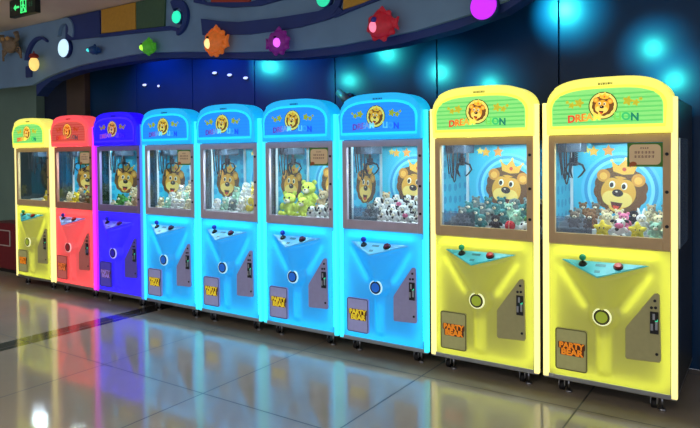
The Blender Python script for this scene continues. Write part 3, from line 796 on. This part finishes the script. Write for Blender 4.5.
b = MB(); b.ell((0, -.06, 0), (.14, .08, .10), sub=3); b.build('body', mc, R)
for sx in (-1, 1):
    MB().tube([(sx * .11, -.06, .02), (sx * .19, -.07, .07), (sx * .17, -.08, .14)], [.03, .026, .035], 8).build('claw', mc, R)
    MB().ell((sx * .05, -.12, .07), (.028, .028, .028)).build('eye', mat('crab_eye', S(190, 150, 90), .4), R)
    for k in range(3): MB().tube([(sx * .10, -.05, -.03 - .02 * k), (sx * .20, -.05, -.05 - .04 * k), (sx * .21, -.04, -.12 - .03 * k)], .013, 6).build('leg', mc, R)

# exit sign hanging under the ceiling
R = empty('exit_sign', (-5.90, -.55, 2.980)); tag(R, 'green running man exit sign hanging from the beige ceiling', 'exit sign')
MB().box(-.24, .24, -.03, .03, 0, .172, .004).build('housing', mat('exit_black', S(14, 22, 16), .4), R)
MB().cyl((-.15, 0, .172), (-.15, 0, .176), .012, seg=10).cyl((.15, 0, .172), (.15, 0, .176), .012, seg=10).build('bracket', M_chrome, R)
mg = mat('exit_green', S(70, 240, 130), .4, emit=S(70, 240, 130), es=1.0)
b = MB()
b.prism([(-.155, .088), (-.115, .118), (-.115, .098), (-.05, .098), (-.05, .078), (-.115, .078), (-.115, .058)], XZ, -.034, -.0305)
b.build('arrow', mg, R)
b = MB(); fr_ = ((-.022, .082, .020, .030), (-.022, .082, .140, .150), (-.022, -.012, .020, .150), (.072, .082, .020, .150))
for xa, xb, za, zb in fr_: b.box(xa, xb, -.034, -.0305, za, zb)
b.build('door_pictogram', mg, R)
b = MB(); b.prism(circ(.030, .124, .012, n=14), XZ, -.036, -.0345)
for p0, p1 in (((.032, .110), (.034, .076)), ((.032, .104), (.010, .090)), ((.032, .104), (.054, .088)), ((.034, .076), (.012, .062)), ((.012, .062), (.006, .036)), ((.034, .076), (.056, .060)), ((.056, .060), (.064, .034))):
    b.tube([(p0[0], -.0352, p0[1]), (p1[0], -.0352, p1[1])], .0062, 6)
b.build('running_man', mg, R)
b = MB()
for u in (.13, .17): 
    for k in range(3): b.box(u, u + .028, -.034, -.0305, .07 + .016 * k, .075 + .016 * k)
    b.box(u + .012, u + .016, -.034, -.0305, .062, .118)
for u in (-.21,):
    for k in range(3): b.box(u, u + .026, -.034, -.0305, .07 + .016 * k, .075 + .016 * k)
b.build('faint_characters', mat('exit_dim_green', S(40, 84, 60), .5, emit=S(40, 84, 60), es=.5), R)

# red cabinet beyond the far machine
R = empty('red_cabinet', (-8.05, .30, 0)); tag(R, 'dark red low cabinet with white outline beyond the far yellow machine', 'cabinet')
MB().box(-.34, .34, 0, .42, .05, .66, .012).build('body', mat('cabinet_dark_red', S(112, 22, 34), .4, var=.1), R)
MB().box(-.31, .31, .03, .40, 0, .05).build('plinth', M_black, R)
MB().tube([(u, -.004, v) for u, v in rrect(-.26, .16, .36, .56, .015)], .008, 6, True).build('white_outline', mat('outline_white', S(190, 180, 176), .5), R)
REFLECTION_OVALS = [(-4.726, 2.454, .034, 'highest of three in a slanting row'), (-4.495, 2.414, .033, 'middle of three in a slanting row'), (-4.258, 2.363, .033, 'lowest of three in a slanting row'),
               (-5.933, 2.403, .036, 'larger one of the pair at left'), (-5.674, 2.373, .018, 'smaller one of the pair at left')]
for x, z, w_, pl in REFLECTION_OVALS:  # glowing ovals added in place of ceiling light reflections in the glossy wall
    R = empty('reflection_oval', (x, .948, z)); tag(R, 'white oval imitating a reflection on the navy wall, ' + pl, 'imitated reflection', 'oval imitated reflections')
    MB().cyl((0, .001, 0), (0, -.008, 0), 1, seg=24).build('oval_backing', M_navy, R).scale = (w_ * 1.12, 1, .021)
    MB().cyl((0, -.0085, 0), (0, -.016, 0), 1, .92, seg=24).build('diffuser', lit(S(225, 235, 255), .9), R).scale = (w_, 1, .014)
# small wall spotlight seen between two blue hoods
R = empty('wall_spotlight', (-2.93, .95, 2.08)); tag(R, 'small grey spotlight on the navy wall behind the light blue hoods', 'spotlight')
MB().cyl((0, 0, 0), (0, -.02, 0), .045, seg=18).cyl((0, -.02, 0), (0, -.07, .01), .014, seg=10).build('bracket', mat('spot_grey', S(120, 128, 140), .4, .4), R)
MB().cyl((-.05, -.10, .05), (.06, -.10, -.06), .034, .046, 18).build('lamp_head', mat('spot_grey2', S(136, 144, 156), .4, .4), R)

# ------------------------------------------------------------------ ceiling downlights and light
def downlight(x, y, r, label, e=9, power=0):
    R = empty('downlight', (x, y, ZC)); tag(R, label, 'downlight', 'ceiling downlights')
    MB().torus((0, 0, -.004), r * 1.1, .012, 'z', 28, 8).build('trim_ring', M_white, R)
    MB().cyl((0, 0, -.001), (0, 0, -.010), r, seg=28).build('diffuser', mat('downlight_white_%d' % e, (1, 1, 1), .4, emit=(1, .95, .86), es=e), R)
def light(kind, name, loc, col, power, target=None, **kw):
    l = bpy.data.lights.new(name, kind); l.energy = power; l.color = col
    for k, v in kw.items(): setattr(l, k, v)
    o = bpy.data.objects.new(name, l); COL.objects.link(o); o.location = loc
    if target is not None: o.rotation_euler = (Vector(target) - Vector(loc)).to_track_quat('-Z', 'Y').to_euler()
    return o
DL = [(-8.40, -2.60), (-8.39, -3.0), (-8.48, -3.53), (-11.1, -3.1), (-11.0, -3.42), (-5.2, -4.3), (-2.4, -4.3), (.6, -4.3), (-5.2, -6.6), (-2.4, -6.6), (.6, -6.6), (3.4, -4.3)]
for i, (x, y) in enumerate(DL):
    near = 'over the far left floor' if x < -7 else 'over the open floor facing the machines'
    downlight(x, y, .06 if x < -7 else .11, 'round white ceiling downlight ' + near)
    if i >= 5 or i == 1:
        light('SPOT', 'downlight_beam', (x, y, ZC - .03), (1, .90, .76), 220, (x, y, 0), spot_size=math.radians(140), spot_blend=.8, shadow_soft_size=.09)
# cyan wall washers hidden behind the fascia, and blue ones further left
CY = (.05, 1.0, .84)
WALLSPOTS = [(-3.92, 2.46, 6, 0), (-2.92, 2.24, 3.2, 0), (-2.50, 2.45, 5, 0), (-1.97, 2.24, 5, 0), (-1.51, 2.10, 3.5, 0), (-.90, 2.64, 15, 0), (-.28, 2.28, 4.2, 0), (-.14, 2.04, 4, 0), (.35, 1.9, 5, 0)]
for x, z, p, rr in WALLSPOTS:
    lx, lz = .43 + (x - .43) * 1.09, 1.534 + (z - 1.534) * 1.09
    light('SPOT', 'wall_washer', (lx, .50, lz), CY, p * 4.5, (x, YB, z), spot_size=math.radians(70), spot_blend=1.0, shadow_soft_size=.035)
for x in (-5.6, -4.6, -3.7):
    light('SPOT', 'blue_washer', (x, .50, 3.0), (.05, .16, 1.0), 45, (x, YB, 2.2), spot_size=math.radians(110), spot_blend=1.0, shadow_soft_size=.05)
W = bpy.data.worlds.new('hall_ambient'); SC.world = W; W.use_nodes = True
W.node_tree.nodes['Background'].inputs['Color'].default_value = (.82, .86, 1.0, 1)
W.node_tree.nodes['Background'].inputs['Strength'].default_value = .85

# ------------------------------------------------------------------ camera
cam = bpy.data.cameras.new('camera'); cam.sensor_width = 36; cam.lens = 36 * 626.9 / 700; cam.shift_y = -(214 - 164.8) / 700; cam.clip_start = .05
C = bpy.data.objects.new('camera', cam); COL.objects.link(C)
Rv = Vector((0.8298733, 0.55788875, -0.00839337)); Uv = Vector((-0.00236574, 0.01856134, 0.99982492)); Fv = Vector((-0.55794687, 0.82970815, -0.01672338))
Mx = Matrix((Rv, Uv, -Fv)).transposed().to_4x4(); Mx.translation = (0.43049743, -4.03817353, 1.53374302)
C.matrix_world = Mx
SC.camera = C
vs = SC.view_settings
vs.view_transform = 'Standard'; vs.look = 'None'; vs.exposure = 0; vs.gamma = 1; vs.use_curve_mapping = False
